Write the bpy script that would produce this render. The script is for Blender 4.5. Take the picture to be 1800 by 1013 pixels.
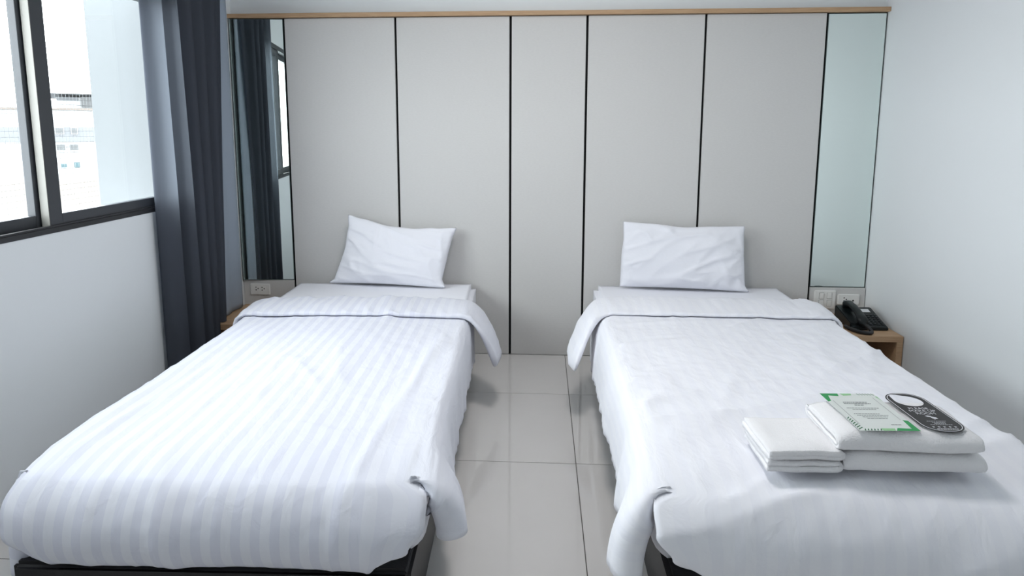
import bpy, bmesh, math, random
from mathutils import Vector, Matrix, noise
random.seed(7)
PI = math.pi
for o in list(bpy.data.objects): bpy.data.objects.remove(o)
scene = bpy.context.scene
C = scene.collection

# ------------------------------------------------------------------ camera, sky, exposure
cam_d = bpy.data.cameras.new('camera'); cam = bpy.data.objects.new('camera', cam_d); C.objects.link(cam)
scene.camera = cam
CAM = Vector((0.0495, -4.0205, 1.3542))
yaw, pitch = math.radians(3.583), math.radians(8.693)
cam.location = CAM
cam.rotation_euler = (PI/2 - pitch, 0, yaw)
cam_d.sensor_fit = 'HORIZONTAL'; cam_d.sensor_width = 36.0
cam_d.lens = 36.0*1201.5/1800
cam_d.shift_x = (900-876.2)/1800; cam_d.shift_y = (413-506.5)/1800
cam_d.clip_start = 0.02; cam_d.clip_end = 500

w = bpy.data.worlds.new('sky'); scene.world = w; w.use_nodes = True
bg = w.node_tree.nodes['Background']
bg.inputs['Color'].default_value = (0.94, 0.965, 1.0, 1); bg.inputs['Strength'].default_value = 5.8
vs = scene.view_settings
vs.view_transform = 'Standard'; vs.look = 'None'; vs.gamma = 1; vs.use_curve_mapping = False
vs.exposure = 1.06

FILL_LAMP = 18.0                                   # radiance of the added fill lamp's diffuser
# window opening in the left wall (used for the sky portal too)
WY0, WY1, WZ0, WZ1 = -3.05, -0.66, 0.975, 2.02
XL, XR, YB, YF, ZC = -1.778, 1.948, 0.0, -4.75, 2.75
pl = bpy.data.lights.new('sky_portal', 'AREA'); pl.shape = 'RECTANGLE'
pl.size = WZ1-WZ0; pl.size_y = WY1-WY0; pl.cycles.is_portal = True
po = bpy.data.objects.new('sky_portal', pl); C.objects.link(po)
po.location = (XL-0.10, (WY0+WY1)/2, (WZ0+WZ1)/2); po.rotation_euler = (0, -PI/2, 0)

# ------------------------------------------------------------------ materials
def mat(name, col, rough=0.6, spec=0.5, metal=0.0, sheen=0.0, bump=None, var=None, coord='Object', coat=0.0):
    m = bpy.data.materials.new(name); m.use_nodes = True
    nt = m.node_tree; b = nt.nodes['Principled BSDF']
    b.inputs['Base Color'].default_value = (*col, 1); b.inputs['Roughness'].default_value = rough
    b.inputs['Specular IOR Level'].default_value = spec; b.inputs['Metallic'].default_value = metal
    b.inputs['Sheen Weight'].default_value = sheen; b.inputs['Coat Weight'].default_value = coat
    tc = nt.nodes.new('ShaderNodeTexCoord')
    if bump:                                    # (scale, strength, distance[, stretch])
        mp = nt.nodes.new('ShaderNodeMapping'); nt.links.new(tc.outputs[coord], mp.inputs['Vector'])
        if len(bump) > 3: mp.inputs['Scale'].default_value = bump[3]
        n = nt.nodes.new('ShaderNodeTexNoise'); n.inputs['Scale'].default_value = bump[0]; n.inputs['Detail'].default_value = 4
        nt.links.new(mp.outputs['Vector'], n.inputs['Vector'])
        bp = nt.nodes.new('ShaderNodeBump'); bp.inputs['Strength'].default_value = bump[1]; bp.inputs['Distance'].default_value = bump[2]
        nt.links.new(n.outputs['Fac'], bp.inputs['Height']); nt.links.new(bp.outputs['Normal'], b.inputs['Normal'])
    if var:                                     # (scale, colour2[, stretch])
        mp = nt.nodes.new('ShaderNodeMapping'); nt.links.new(tc.outputs[coord], mp.inputs['Vector'])
        if len(var) > 2: mp.inputs['Scale'].default_value = var[2]
        n = nt.nodes.new('ShaderNodeTexNoise'); n.inputs['Scale'].default_value = var[0]; n.inputs['Detail'].default_value = 6
        nt.links.new(mp.outputs['Vector'], n.inputs['Vector'])
        r = nt.nodes.new('ShaderNodeValToRGB'); r.color_ramp.elements[0].position = 0.35; r.color_ramp.elements[1].position = 0.65
        r.color_ramp.elements[0].color = (*col, 1); r.color_ramp.elements[1].color = (*var[1], 1)
        nt.links.new(n.outputs['Fac'], r.inputs['Fac']); nt.links.new(r.outputs['Color'], b.inputs['Base Color'])
    return m

M = {}
M['paint'] = mat('white_paint', (0.785, 0.82, 0.84), 0.55, 0.4, bump=(90, 0.05, 0.002))
M['ceil'] = mat('ceiling_paint', (0.80, 0.82, 0.82), 0.8, 0.2)
M['panel'] = mat('linen_panel', (0.635, 0.63, 0.62), 0.62, 0.35, bump=(220, 0.12, 0.001, (1, 1, 2.5)), var=(60, (0.655, 0.65, 0.64), (1, 1, 3)))
M['black'] = mat('black_joint', (0.006, 0.006, 0.007), 0.7, 0.2)
M['oak'] = mat('light_oak', (0.47, 0.30, 0.175), 0.5, 0.4, bump=(60, 0.05, 0.001, (1, 14, 14)), var=(9, (0.55, 0.37, 0.22), (1, 16, 16)))
M['tile'] = mat('porcelain_tile', (0.70, 0.685, 0.67), 0.03, 0.5, var=(5, (0.715, 0.70, 0.685)))
M['grout'] = mat('grout', (0.17, 0.165, 0.155), 0.8, 0.2)
M['frame'] = mat('bronze_aluminium', (0.032, 0.037, 0.045), 0.42, 0.6)
M['alu'] = mat('pale_aluminium', (0.27, 0.265, 0.245), 0.45, 0.5)
M['rim'] = mat('rocker_gap', (0.30, 0.30, 0.29), 0.6, 0.3)
M['track'] = mat('dark_track', (0.018, 0.019, 0.022), 0.5, 0.5)
M['leather'] = mat('black_leatherette', (0.006, 0.006, 0.008), 0.45, 0.35, bump=(160, 0.25, 0.002))
M['plastic'] = mat('white_plastic', (0.86, 0.86, 0.84), 0.35, 0.5)
M['rocker'] = mat('rocker_plastic', (0.88, 0.88, 0.86), 0.3, 0.5)
M['hole'] = mat('socket_hole', (0.03, 0.03, 0.03), 0.6, 0.2)
M['phone'] = mat('black_phone_plastic', (0.007, 0.010, 0.011), 0.35, 0.35)
M['key'] = mat('phone_key', (0.022, 0.026, 0.028), 0.4, 0.5)
M['paper'] = mat('white_paper', (0.82, 0.84, 0.86), 0.7, 0.3)
M['card'] = mat('card_paper', (0.70, 0.74, 0.72), 0.55, 0.4)
M['green'] = mat('green_print', (0.03, 0.30, 0.09), 0.55, 0.4)
M['lgreen'] = mat('light_green_print', (0.30, 0.58, 0.30), 0.55, 0.4)
M['dgreen'] = mat('dark_green_print', (0.015, 0.13, 0.05), 0.55, 0.4)
M['ink'] = mat('grey_ink', (0.16, 0.17, 0.18), 0.6, 0.3)
M['blackcard'] = mat('black_card', (0.016, 0.015, 0.015), 0.45, 0.4)
M['whiteink'] = mat('white_ink', (0.75, 0.76, 0.80), 0.5, 0.4)
M['cable'] = mat('grey_cable', (0.30, 0.30, 0.29), 0.5, 0.4)
M['cord'] = mat('black_cord', (0.014, 0.014, 0.016), 0.4, 0.5)
M['towel'] = mat('terry_towel', (0.90, 0.895, 0.915), 0.95, 0.1, sheen=0.3, bump=(240, 0.6, 0.004))
M['linen'] = mat('plain_white_sheet', (0.87, 0.88, 0.94), 0.85, 0.2, sheen=0.1, bump=(45, 0.16, 0.006))
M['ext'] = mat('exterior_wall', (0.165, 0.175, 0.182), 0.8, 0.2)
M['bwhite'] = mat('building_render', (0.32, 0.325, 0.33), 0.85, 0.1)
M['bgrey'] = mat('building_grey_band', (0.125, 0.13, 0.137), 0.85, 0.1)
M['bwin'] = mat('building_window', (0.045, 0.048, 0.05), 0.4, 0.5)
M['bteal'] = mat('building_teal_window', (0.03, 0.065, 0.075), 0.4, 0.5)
M['broof'] = mat('brown_tile_roof', (0.115, 0.10, 0.09), 0.9, 0.1, bump=(4, 0.4, 0.1))
M['ground'] = mat('street_ground', (0.30, 0.30, 0.30), 0.9, 0.1)
M['net'] = mat('net_wire', (0.22, 0.23, 0.235), 0.6, 0.3)

def mirror_mat():
    m = mat('mirror_glass', (0.80, 0.87, 0.845), 0.012, 0.5, 1.0); return m
M['mirror'] = mirror_mat()
M['mirror_edge'] = mat('mirror_edge', (0.10, 0.14, 0.14), 0.3, 0.5)

def glass_mat():
    m = bpy.data.materials.new('window_glass'); m.use_nodes = True; nt = m.node_tree
    nt.nodes.remove(nt.nodes['Principled BSDF'])
    t = nt.nodes.new('ShaderNodeBsdfTransparent'); t.inputs['Color'].default_value = (0.96, 0.985, 0.98, 1)
    g = nt.nodes.new('ShaderNodeBsdfGlossy'); g.inputs['Roughness'].default_value = 0.01
    mx = nt.nodes.new('ShaderNodeMixShader'); mx.inputs[0].default_value = 0.04
    nt.links.new(t.outputs[0], mx.inputs[1]); nt.links.new(g.outputs[0], mx.inputs[2])
    nt.links.new(mx.outputs[0], nt.nodes['Material Output'].inputs['Surface']); return m
M['glass'] = glass_mat()

def curtain_mat():
    m = bpy.data.materials.new('curtain_fabric'); m.use_nodes = True; nt = m.node_tree
    nt.nodes.remove(nt.nodes['Principled BSDF'])
    d = nt.nodes.new('ShaderNodeBsdfDiffuse'); d.inputs['Color'].default_value = (0.078, 0.086, 0.104, 1)
    t = nt.nodes.new('ShaderNodeBsdfTranslucent'); t.inputs['Color'].default_value = (0.30, 0.335, 0.39, 1)
    mx = nt.nodes.new('ShaderNodeMixShader'); mx.inputs[0].default_value = 0.30
    nt.links.new(d.outputs[0], mx.inputs[1]); nt.links.new(t.outputs[0], mx.inputs[2])
    nt.links.new(mx.outputs[0], nt.nodes['Material Output'].inputs['Surface'])
    tc = nt.nodes.new('ShaderNodeTexCoord'); n = nt.nodes.new('ShaderNodeTexNoise'); n.inputs['Scale'].default_value = 350
    bp = nt.nodes.new('ShaderNodeBump'); bp.inputs['Strength'].default_value = 0.1; bp.inputs['Distance'].default_value = 0.001
    nt.links.new(tc.outputs['Object'], n.inputs['Vector']); nt.links.new(n.outputs['Fac'], bp.inputs['Height'])
    nt.links.new(bp.outputs['Normal'], d.inputs['Normal']); return m
M['curtain'] = curtain_mat()
M['lining'] = mat('pale_lining', (0.33, 0.38, 0.45), 0.9, 0.1, bump=(300, 0.1, 0.001))

def duvet_mat(name, c1, c2):
    m = mat(name, c1, 0.72, 0.3, sheen=0.1); nt = m.node_tree; b = nt.nodes['Principled BSDF']
    uv = nt.nodes.new('ShaderNodeUVMap'); uv.uv_map = 'UVMap'
    sep = nt.nodes.new('ShaderNodeSeparateXYZ'); nt.links.new(uv.outputs['UV'], sep.inputs[0])
    mu = nt.nodes.new('ShaderNodeMath'); mu.operation = 'MULTIPLY'; mu.inputs[1].default_value = 1/0.0505
    fr = nt.nodes.new('ShaderNodeMath'); fr.operation = 'FRACT'
    gt = nt.nodes.new('ShaderNodeMath'); gt.operation = 'GREATER_THAN'; gt.inputs[1].default_value = 0.5
    nt.links.new(sep.outputs[0], mu.inputs[0]); nt.links.new(mu.outputs[0], fr.inputs[0]); nt.links.new(fr.outputs[0], gt.inputs[0])
    mx = nt.nodes.new('ShaderNodeMix'); mx.data_type = 'RGBA'
    mx.inputs['A'].default_value = (*c1, 1); mx.inputs['B'].default_value = (*c2, 1)
    # sateen's angle-dependent sheen painted in: stripe contrast fades towards the right-hand side
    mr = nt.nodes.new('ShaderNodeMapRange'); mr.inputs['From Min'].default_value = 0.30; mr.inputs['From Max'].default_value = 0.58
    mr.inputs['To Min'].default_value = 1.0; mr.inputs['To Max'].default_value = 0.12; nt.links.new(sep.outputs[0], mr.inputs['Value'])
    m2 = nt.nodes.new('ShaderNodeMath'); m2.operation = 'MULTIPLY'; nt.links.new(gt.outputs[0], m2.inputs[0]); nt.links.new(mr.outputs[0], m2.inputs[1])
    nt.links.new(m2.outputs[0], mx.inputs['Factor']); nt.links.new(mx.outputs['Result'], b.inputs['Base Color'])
    n = nt.nodes.new('ShaderNodeTexNoise'); n.inputs['Scale'].default_value = 17; n.inputs['Detail'].default_value = 4; n.inputs['Distortion'].default_value = 0.6
    mp = nt.nodes.new('ShaderNodeMapping'); mp.inputs['Scale'].default_value = (1, 0.55, 1)
    nt.links.new(uv.outputs['UV'], mp.inputs['Vector']); nt.links.new(mp.outputs['Vector'], n.inputs['Vector'])
    bp = nt.nodes.new('ShaderNodeBump'); bp.inputs['Strength'].default_value = 0.40; bp.inputs['Distance'].default_value = 0.012
    nt.links.new(n.outputs['Fac'], bp.inputs['Height']); nt.links.new(bp.outputs['Normal'], b.inputs['Normal'])
    return m
M['duvetL'] = duvet_mat('satin_stripe_duvet', (0.735, 0.75, 0.82), (0.67, 0.685, 0.78))  # stripe contrast holds the sateen's window sheen in the colour
M['duvetR'] = duvet_mat('dull_sheen_duvet', (0.875, 0.885, 0.94), (0.855, 0.866, 0.93))  # same sateen at a duller viewing angle, its stripe sheen painted fainter

# ------------------------------------------------------------------ helpers
def link(name, me, m, parent=None, smooth=False, loc=None, rot=None):
    if m is not None and not me.materials: me.materials.append(M[m] if isinstance(m, str) else m)
    if smooth:
        for p in me.polygons: p.use_smooth = True
    o = bpy.data.objects.new(name, me); C.objects.link(o)
    if parent: o.parent = parent
    if loc is not None: o.location = loc
    if rot is not None: o.rotation_euler = rot
    return o
def tag(o, label, cat, group=None, kind=None):
    o['label'] = label; o['category'] = cat
    if group: o['group'] = group
    if kind: o['kind'] = kind
    return o
def struct(o, label=None):
    o['kind'] = 'structure'
    if label: o['label'] = label
    return o
def empty(name, loc=(0, 0, 0), rz=0):
    o = bpy.data.objects.new(name, None); C.objects.link(o); o.empty_display_size = 0.1
    o.location = loc; o.rotation_euler = (0, 0, rz); return o
def add_box(bm, x0, x1, y0, y1, z0, z1):
    v = [bm.verts.new(p) for p in ((x0,y0,z0),(x1,y0,z0),(x1,y1,z0),(x0,y1,z0),(x0,y0,z1),(x1,y0,z1),(x1,y1,z1),(x0,y1,z1))]
    for f in ((3,2,1,0),(4,5,6,7),(0,1,5,4),(1,2,6,5),(2,3,7,6),(3,0,4,7)): bm.faces.new([v[i] for i in f])
def bm_mesh(bm, name='m'):
    bmesh.ops.recalc_face_normals(bm, faces=bm.faces)
    me = bpy.data.meshes.new(name); bm.to_mesh(me); bm.free(); return me
def box(name, x0, x1, y0, y1, z0, z1, m, parent=None, bevel=0, seg=2):
    bm = bmesh.new(); add_box(bm, min(x0,x1), max(x0,x1), min(y0,y1), max(y0,y1), min(z0,z1), max(z0,z1))
    if bevel: bmesh.ops.bevel(bm, geom=list(bm.edges), offset=bevel, segments=seg, profile=0.5, affect='EDGES')
    return link(name, bm_mesh(bm, name), m, parent, smooth=False)
def boxes(name, lst, m, parent=None):
    bm = bmesh.new()
    for b in lst: add_box(bm, *b)
    return link(name, bm_mesh(bm, name), m, parent)
def grid_mesh(pts, nu, nv, uvs=None, wrap_u=False, wrap_v=False):
    """pts[j*nu+i]"""
    faces = []
    for j in range(nv-1 if not wrap_v else nv):
        for i in range(nu-1 if not wrap_u else nu):
            a = j*nu+i; b = j*nu+(i+1) % nu; c = ((j+1) % nv)*nu+(i+1) % nu; d = ((j+1) % nv)*nu+i
            faces.append((a, b, c, d))
    me = bpy.data.meshes.new('g'); me.from_pydata([tuple(p) for p in pts], [], faces)
    if uvs:
        l = me.uv_layers.new(name='UVMap')
        for p in me.polygons:
            for li in p.loop_indices: l.data[li].uv = uvs[me.loops[li].vertex_index]
    me.validate(); return me
def tube_mesh(path, r, n=8, closed_ends=True):
    bm = bmesh.new(); rings = []
    up = Vector((0, 0, 1)); prev = None
    for k, p in enumerate(path):
        t = (Vector(path[min(k+1, len(path)-1)]) - Vector(path[max(k-1, 0)])).normalized()
        if prev is None:
            a = t.cross(up)
            if a.length < 1e-3: a = t.cross(Vector((1, 0, 0)))
            a.normalize()
        else:
            a = (prev - t*prev.dot(t)).normalized()
        prev = a; b = t.cross(a)
        rr = r(k/(len(path)-1)) if callable(r) else r
        rings.append([bm.verts.new(Vector(p)+a*math.cos(2*PI*i/n)*rr+b*math.sin(2*PI*i/n)*rr) for i in range(n)])
    for k in range(len(rings)-1):
        for i in range(n): bm.faces.new((rings[k][i], rings[k][(i+1) % n], rings[k+1][(i+1) % n], rings[k+1][i]))
    if closed_ends:
        bm.faces.new(rings[0]); bm.faces.new(rings[-1])
    return bm_mesh(bm)
def smoothstep(a, b, x):
    t = max(0.0, min(1.0, (x-a)/(b-a))); return t*t*(3-2*t)
def lerp(a, b, t): return a+(b-a)*t
def interp(x, tab):
    if x <= tab[0][0]: return tab[0][1]
    for (x0, y0), (x1, y1) in zip(tab, tab[1:]):
        if x <= x1:
            t = (x-x0)/(x1-x0); t = t*t*(3-2*t); return y0+(y1-y0)*t
    return tab[-1][1]
def nz(x, y, z=0.0): return noise.noise(Vector((x, y, z)))
def ridge(x, y, z=0.0, e=6): return (1-abs(nz(x, y, z)))**e
def bez(p0, p1, p2, p3, t):
    s = 1-t; return tuple(s*s*s*a+3*s*s*t*b+3*s*t*t*c+t*t*t*d for a, b, c, d in zip(p0, p1, p2, p3))
def mod_solid(o, th, offset=-1.0):
    m = o.modifiers.new('solid', 'SOLIDIFY'); m.thickness = th; m.offset = offset; return m
def mod_sub(o, lv=1):
    m = o.modifiers.new('sub', 'SUBSURF'); m.levels = lv; m.render_levels = lv; return m

# ------------------------------------------------------------------ room shell
floor = struct(box('floor', XL-0.1, XR+0.1, YF-0.1, 0.12, -0.12, -0.0115, 'grout'))
TS, G = 0.7475, 0.0035
bm = bmesh.new(); add_box(bm, G/2, TS-G/2, G/2, TS-G/2, -0.0115, 0.0)
tile_me = bm_mesh(bm, 'tile'); tile_me.materials.append(M['tile'])
GX, GY = 0.2025, -0.6255
def tile(x, y):
    x0, x1, y0, y1 = max(x, XL), min(x+TS, XR), max(y, YF), min(y+TS, 0.0)
    if x1-x0 < 0.01 or y1-y0 < 0.01: return
    o = bpy.data.objects.new('tile', tile_me); C.objects.link(o); o.parent = floor
    o.location = (x0, y0, 0); o.scale = ((x1-x0)/TS, (y1-y0)/TS, 1)
for i in range(-3, 4):
    for j in range(-7, 3): tile(GX+i*TS, GY+j*TS)
struct(box('ceiling', XL-0.1, XR+0.1, YF-0.1, 0.12, ZC, ZC+0.1, 'ceil'))
struct(box('wall_back', XL-0.1, XR+0.1, 0.03, 0.13, -0.0115, ZC, 'paint'))
struct(box('wall_right', XR, XR+0.1, YF-0.1, 0.03, -0.0115, ZC, 'paint'))
struct(box('wall_front', XL-0.1, XR+0.1, YF-0.1, YF, -0.0115, ZC, 'paint'))
XO = XL-0.088
struct(boxes('wall_left', [(XO, XL, YF, 0.03, -0.0115, WZ0), (XO, XL, YF, 0.03, WZ1, ZC), (XO, XL, YF, WY0, WZ0, WZ1), (XO, XL, WY1, 0.03, WZ0, WZ1)], 'paint'))

# ------------------------------------------------------------------ window
win = struct(empty('window_1', (XL, (WY0+WY1)/2, WZ0)), 'dark bronze aluminium sliding window above the bare left wall')
def wbox(name, x0, x1, y0, y1, z0, z1, m, parent, bevel=0.002):
    o = box(name, x0, x1, y0, y1, z0, z1, m, None, bevel)
    o.parent = parent
    base = Vector(win.location)
    o.location = -base if parent is win else (0, 0, 0)
    return o
fx0, fx1 = XL-0.085, XL+0.004
wbox('frame_sill', fx0, fx1, WY0, WY1, WZ0-0.002, WZ0+0.018, 'track', win)
wbox('frame_track', XL-0.012, fx1-0.002, WY0, WY1, WZ0+0.018, WZ0+0.026, 'track', win)
wbox('frame_head', fx0, fx1, WY0, WY1, WZ1-0.035, WZ1, 'frame', win)
wbox('frame_jamb', fx0, fx1, WY1-0.03, WY1, WZ0+0.018, WZ1-0.035, 'frame', win)
wbox('frame_jamb', fx0, fx1, WY0, WY0+0.03, WZ0+0.018, WZ1-0.035, 'frame', win)
def sash(y0, y1, x):
    """sash whose inner face lies at x"""
    d = 0.032; z0, z1 = WZ0+0.02, WZ1-0.035
    s = bpy.data.objects.new('sash', None); C.objects.link(s); s.parent = win; s.location = -Vector(win.location)
    st = 0.068
    wbox('stile', x-d, x, y0, y0+st, z0, z1, 'frame', s)
    wbox('stile', x-d, x, y1-st, y1, z0, z1, 'frame', s)
    wbox('rail', x-d, x, y0+st, y1-st, z0, z0+0.045, 'frame', s)
    wbox('rail', x-d, x, y0+st, y1-st, z1-0.045, z1, 'frame', s)
    wbox('interlock_strip', x-d, x-0.001, y0-0.003, y0-0.0001, z0, z1, 'alu', s, 0)
    wbox('pane', x-d*0.62, x-d*0.45, y0+st-0.004, y1-st+0.004, z0+0.041, z1-0.041, 'glass', s, 0)
sash(-1.592, -0.692, XL-0.006)
sash(-2.34, -1.545, XL-0.044)
sash(-3.018, -2.29, XL-0.006)

# ------------------------------------------------------------------ unseen fill lamp, added to brighten the dim back of the room
def added_fill_lamp(x, y):
    r = tag(empty('added_fill_lamp', (x, y, ZC)), 'added round white fill lamp, out of view above the aisle', 'lamp')
    bm = bmesh.new(); bmesh.ops.create_cone(bm, cap_ends=True, segments=48, radius1=0.26, radius2=0.24, depth=0.05, matrix=Matrix.Translation((0, 0, -0.026)))
    link('fill_housing', bm_mesh(bm), 'plastic', r)
    bm = bmesh.new(); bmesh.ops.create_cone(bm, cap_ends=True, segments=48, radius1=0.22, radius2=0.235, depth=0.02, matrix=Matrix.Translation((0, 0, -0.062)))
    m = bpy.data.materials.new('fill_diffuser'); m.use_nodes = True
    b = m.node_tree.nodes['Principled BSDF']; b.inputs['Base Color'].default_value = (0.9, 0.9, 0.9, 1)
    b.inputs['Emission Color'].default_value = (1.0, 0.965, 0.95, 1); b.inputs['Emission Strength'].default_value = FILL_LAMP
    link('diffuser', bm_mesh(bm), m, r)
added_fill_lamp(0.08, -1.75)

# ------------------------------------------------------------------ panelled headboard wall
PT = 0.03
xs = [-1.454, -0.797, -0.133, 0.302, 0.962, 1.623]
pan = tag(empty('wall_panelling', (0, 0.03, 0)), 'grey linen wall panels with black joints and an oak top rail behind both beds', 'wall panelling')
def part(o, root):
    o.parent = root; o.location = Vector(o.location)-Vector(root.location); return o
part(box('backing', XL+0.001, XR-0.001, 0.018, 0.0295, 0.0, 1.998, 'black'), pan)
GAP = 0.0135
for a, b in zip(xs, xs[1:]):
    part(box('panel', a+GAP/2, b-GAP/2, 0.0, 0.018, 0.001, 1.995, 'panel', None, 0.0012, 1), pan)
ZM = 0.447
part(box('panel', XL+0.002, xs[0]-GAP/2, 0.0, 0.018, 0.001, ZM-0.004, 'panel', None, 0.0012, 1), pan)
part(box('panel', xs[-1]+GAP/2, XR-0.004, 0.0, 0.018, 0.001, ZM-0.004, 'panel', None, 0.0012, 1), pan)
part(box('top_rail', XL+0.001, XR-0.001, -0.022, 0.0295, 1.998, 2.022, 'oak', None, 0.002), pan)

def mirror(x0, x1, label, rot=0.0, tilt=0.0):
    r = tag(empty('mirror', ((x0+x1)/2, 0.017-abs(rot)*(x1-x0)/2, ZM)), label, 'mirror')
    w2 = (x1-x0)/2
    bm = bmesh.new(); add_box(bm, -w2, w2, -0.006, 0.0, 0, 1.994-ZM)
    link('backing', bm_mesh(bm), 'mirror_edge', r)
    me = bpy.data.meshes.new('glass'); e = 0.0025
    me.from_pydata([(-w2+e, -0.0063, e), (w2-e, -0.0063, e), (w2-e, -0.0063, 1.994-ZM-e), (-w2+e, -0.0063, 1.994-ZM-e)], [], [(0, 1, 2, 3)])
    link('mirror_face', me, 'mirror', r)
    r.rotation_euler = (tilt, 0, rot); return r
mirror(XL+0.006, xs[0]-GAP/2, 'tall narrow mirror strip beside the dark curtain, reflecting its folds', math.radians(5.4))
mirror(xs[-1]+GAP/2, XR-0.006, 'tall narrow mirror strip above the switches, reflecting only blank wall', 0.0)

# ------------------------------------------------------------------ sockets and switches
def plate(name, x0, x1, z0, z1, label, cat):
    r = tag(empty(name, ((x0+x1)/2, 0.0, (z0+z1)/2)), label, cat)
    w2, h2 = (x1-x0)/2, (z1-z0)/2
    bm = bmesh.new(); add_box(bm, -w2, w2, -0.009, 0.0, -h2, h2)
    bmesh.ops.bevel(bm, geom=[e for e in bm.edges if any(v.co.y < -0.005 for v in e.verts)], offset=0.0035, segments=2, affect='EDGES')
    link('cover_plate', bm_mesh(bm), 'plastic', r)
    return r
def disc(name, x, z, r, root, m='hole', y=-0.0092, h=0.0008, seg=12):
    bm = bmesh.new()
    bmesh.ops.create_cone(bm, cap_ends=True, segments=seg, radius1=r, radius2=r, depth=h, matrix=Matrix.Translation((x, y, z)) @ Matrix.Rotation(PI/2, 4, 'X'))
    return link(name, bm_mesh(bm), m, root)
def socket(root, cx, cz=0.0):
    o = box('socket_insert', cx-0.016, cx+0.017, -0.0100, -0.0088, cz-0.018, cz+0.018, 'rocker', root, 0.0005, 1)
    for dx, dz in ((-0.007, 0.0095), (-0.007, -0.0075), (0.006, 0.001)): disc('socket_hole', cx+dx, cz+dz, 0.0036, root, y=-0.0101)
p = plate('wall_outlet', -1.735, -1.612, 0.351, 0.421, 'white double wall outlet on the panel below the curtain-side mirror', 'outlet')
socket(p, -0.017, 0.004); socket(p, 0.021, 0.003)
p = plate('wall_outlet', 1.787, 1.911, 0.346, 0.407, 'white wall outlet with a phone jack beside the four-gang switch', 'outlet')
socket(p, -0.020, 0.0); disc('phone_jack', 0.025, -0.006, 0.0052, p)
p = plate('light_switch', 1.653, 1.776, 0.318, 0.428, 'square white switch plate with four rockers beside the phone outlet', 'switch')
for i, (dx, dz) in enumerate(((-0.022, 0.024), (0.024, 0.024), (-0.022, -0.020), (0.024, -0.020))):
    k = box('rocker', dx-0.012, dx+0.012, -0.014, -0.0085, dz-0.017, dz+0.017, 'rocker', p, 0.0018)
    box('rocker_gap', dx-0.0135, dx+0.0135, -0.0094, -0.0085, dz-0.0185, dz+0.0185, 'rim', p)
    k.rotation_euler = (0.06 if i in (0, 3) else -0.05, 0, 0)

# ------------------------------------------------------------------ nightstands
def nightstand(x0, x1, label):
    d, h, t = 0.452, 0.29, 0.032
    r = tag(empty('nightstand', ((x0+x1)/2, -0.0005, 0)), label, 'nightstand', 'oak nightstands against the panelling')
    W = (x1-x0)/2
    box('top', -W, W, -d, 0, h-t, h, 'oak', r, 0.0012, 1)
    box('side_panel', -W, -W+t, -d, 0, 0, h-t-0.0003, 'oak', r, 0.0012, 1)
    box('side_panel', W-t, W, -d, 0, 0, h-t-0.0003, 'oak', r, 0.0012, 1)
    box('bottom_shelf', -W+t, W-t, -d+0.004, -0.012, 0.03, 0.03+t, 'oak', r, 0.0012, 1)
    box('back_panel', -W+t, W-t, -0.011, -0.001, 0.03, h-t-0.0003, 'oak', r)
    return r
nightstand(XL+0.006, XL+0.346, 'light oak open nightstand under the double outlet, curtain falling over it')
nightstand(XR-0.342, XR-0.004, 'light oak open nightstand carrying the black telephone')

# ------------------------------------------------------------------ beds
BED_W, BED_L, Z_BASE, Z_MAT = 1.05, 2.385, 0.235, 0.444
def bed(x, y, rz, label, s):
    r = tag(empty('bed', (x, y, 0), rz), label, 'bed', 'single beds')
    W = BED_W/2
    bm = bmesh.new(); add_box(bm, -W, W, -BED_L-0.048, -0.004, 0.015, Z_BASE)
    bmesh.ops.bevel(bm, geom=list(bm.edges), offset=0.014, segments=3, affect='EDGES')
    b = link('base', bm_mesh(bm), 'leather', r, smooth=False); b['label'] = 'black leatherette box base'
    W = 0.542
    # mattress in a fitted sheet: rounded box, gathered sides
    bm = bmesh.new(); add_box(bm, -W, W, -BED_L, -0.004, Z_BASE+0.001, Z_MAT)
    bmesh.ops.bevel(bm, geom=[e for e in bm.edges if not all(v.co.z < Z_BASE+0.01 for v in e.verts)], offset=0.028, segments=4, affect='EDGES')
    bmesh.ops.subdivide_edges(bm, edges=[e for e in bm.edges if e.calc_length() > 0.3], cuts=70, use_grid_fill=True)
    bmesh.ops.subdivide_edges(bm, edges=[e for e in bm.edges if e.calc_length() > 0.1], cuts=12, use_grid_fill=True)
    for v in bm.verts:
        c = v.co
        side = smoothstep(0.9, 1.0, abs(c.x)/W) if c.z > Z_BASE+0.004 else 0
        k = side*(0.5+0.5*smoothstep(Z_MAT+0.02, Z_MAT-0.08, c.z))
        c.x += math.copysign(1, c.x)*k*0.007*(ridge(c.y*11, c.z*1.2, x)-0.5)
        if c.z > Z_MAT-0.005: c.z += 0.002*nz(c.x*4, c.y*4, 3)
        rc = 0.13; ax, ay = abs(c.x)-(W-rc), -c.y-(BED_L-rc)
        if ax > 0 and ay > 0:                  # rounded foot corners
            d_ = max(ax, ay); l_ = math.hypot(ax, ay)
            if l_ > 1e-6: c.x = math.copysign(W-rc+ax*d_/l_, c.x); c.y = -(BED_L-rc+ay*d_/l_)
    o = link('mattress', bm_mesh(bm), 'linen', r, smooth=True); o['label'] = 'mattress in a plain white fitted sheet'
    return r
LX, LY, LR = -0.878, -0.022, math.radians(1.8)
RX, RY, RR = 0.906, -0.004, 0.0
bedL = bed(LX, LY, LR, 'single bed with black box base between the curtain and the aisle', 1)
bedR = bed(RX, RY, RR, 'single bed with black box base beside the telephone nightstand', -1)

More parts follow.
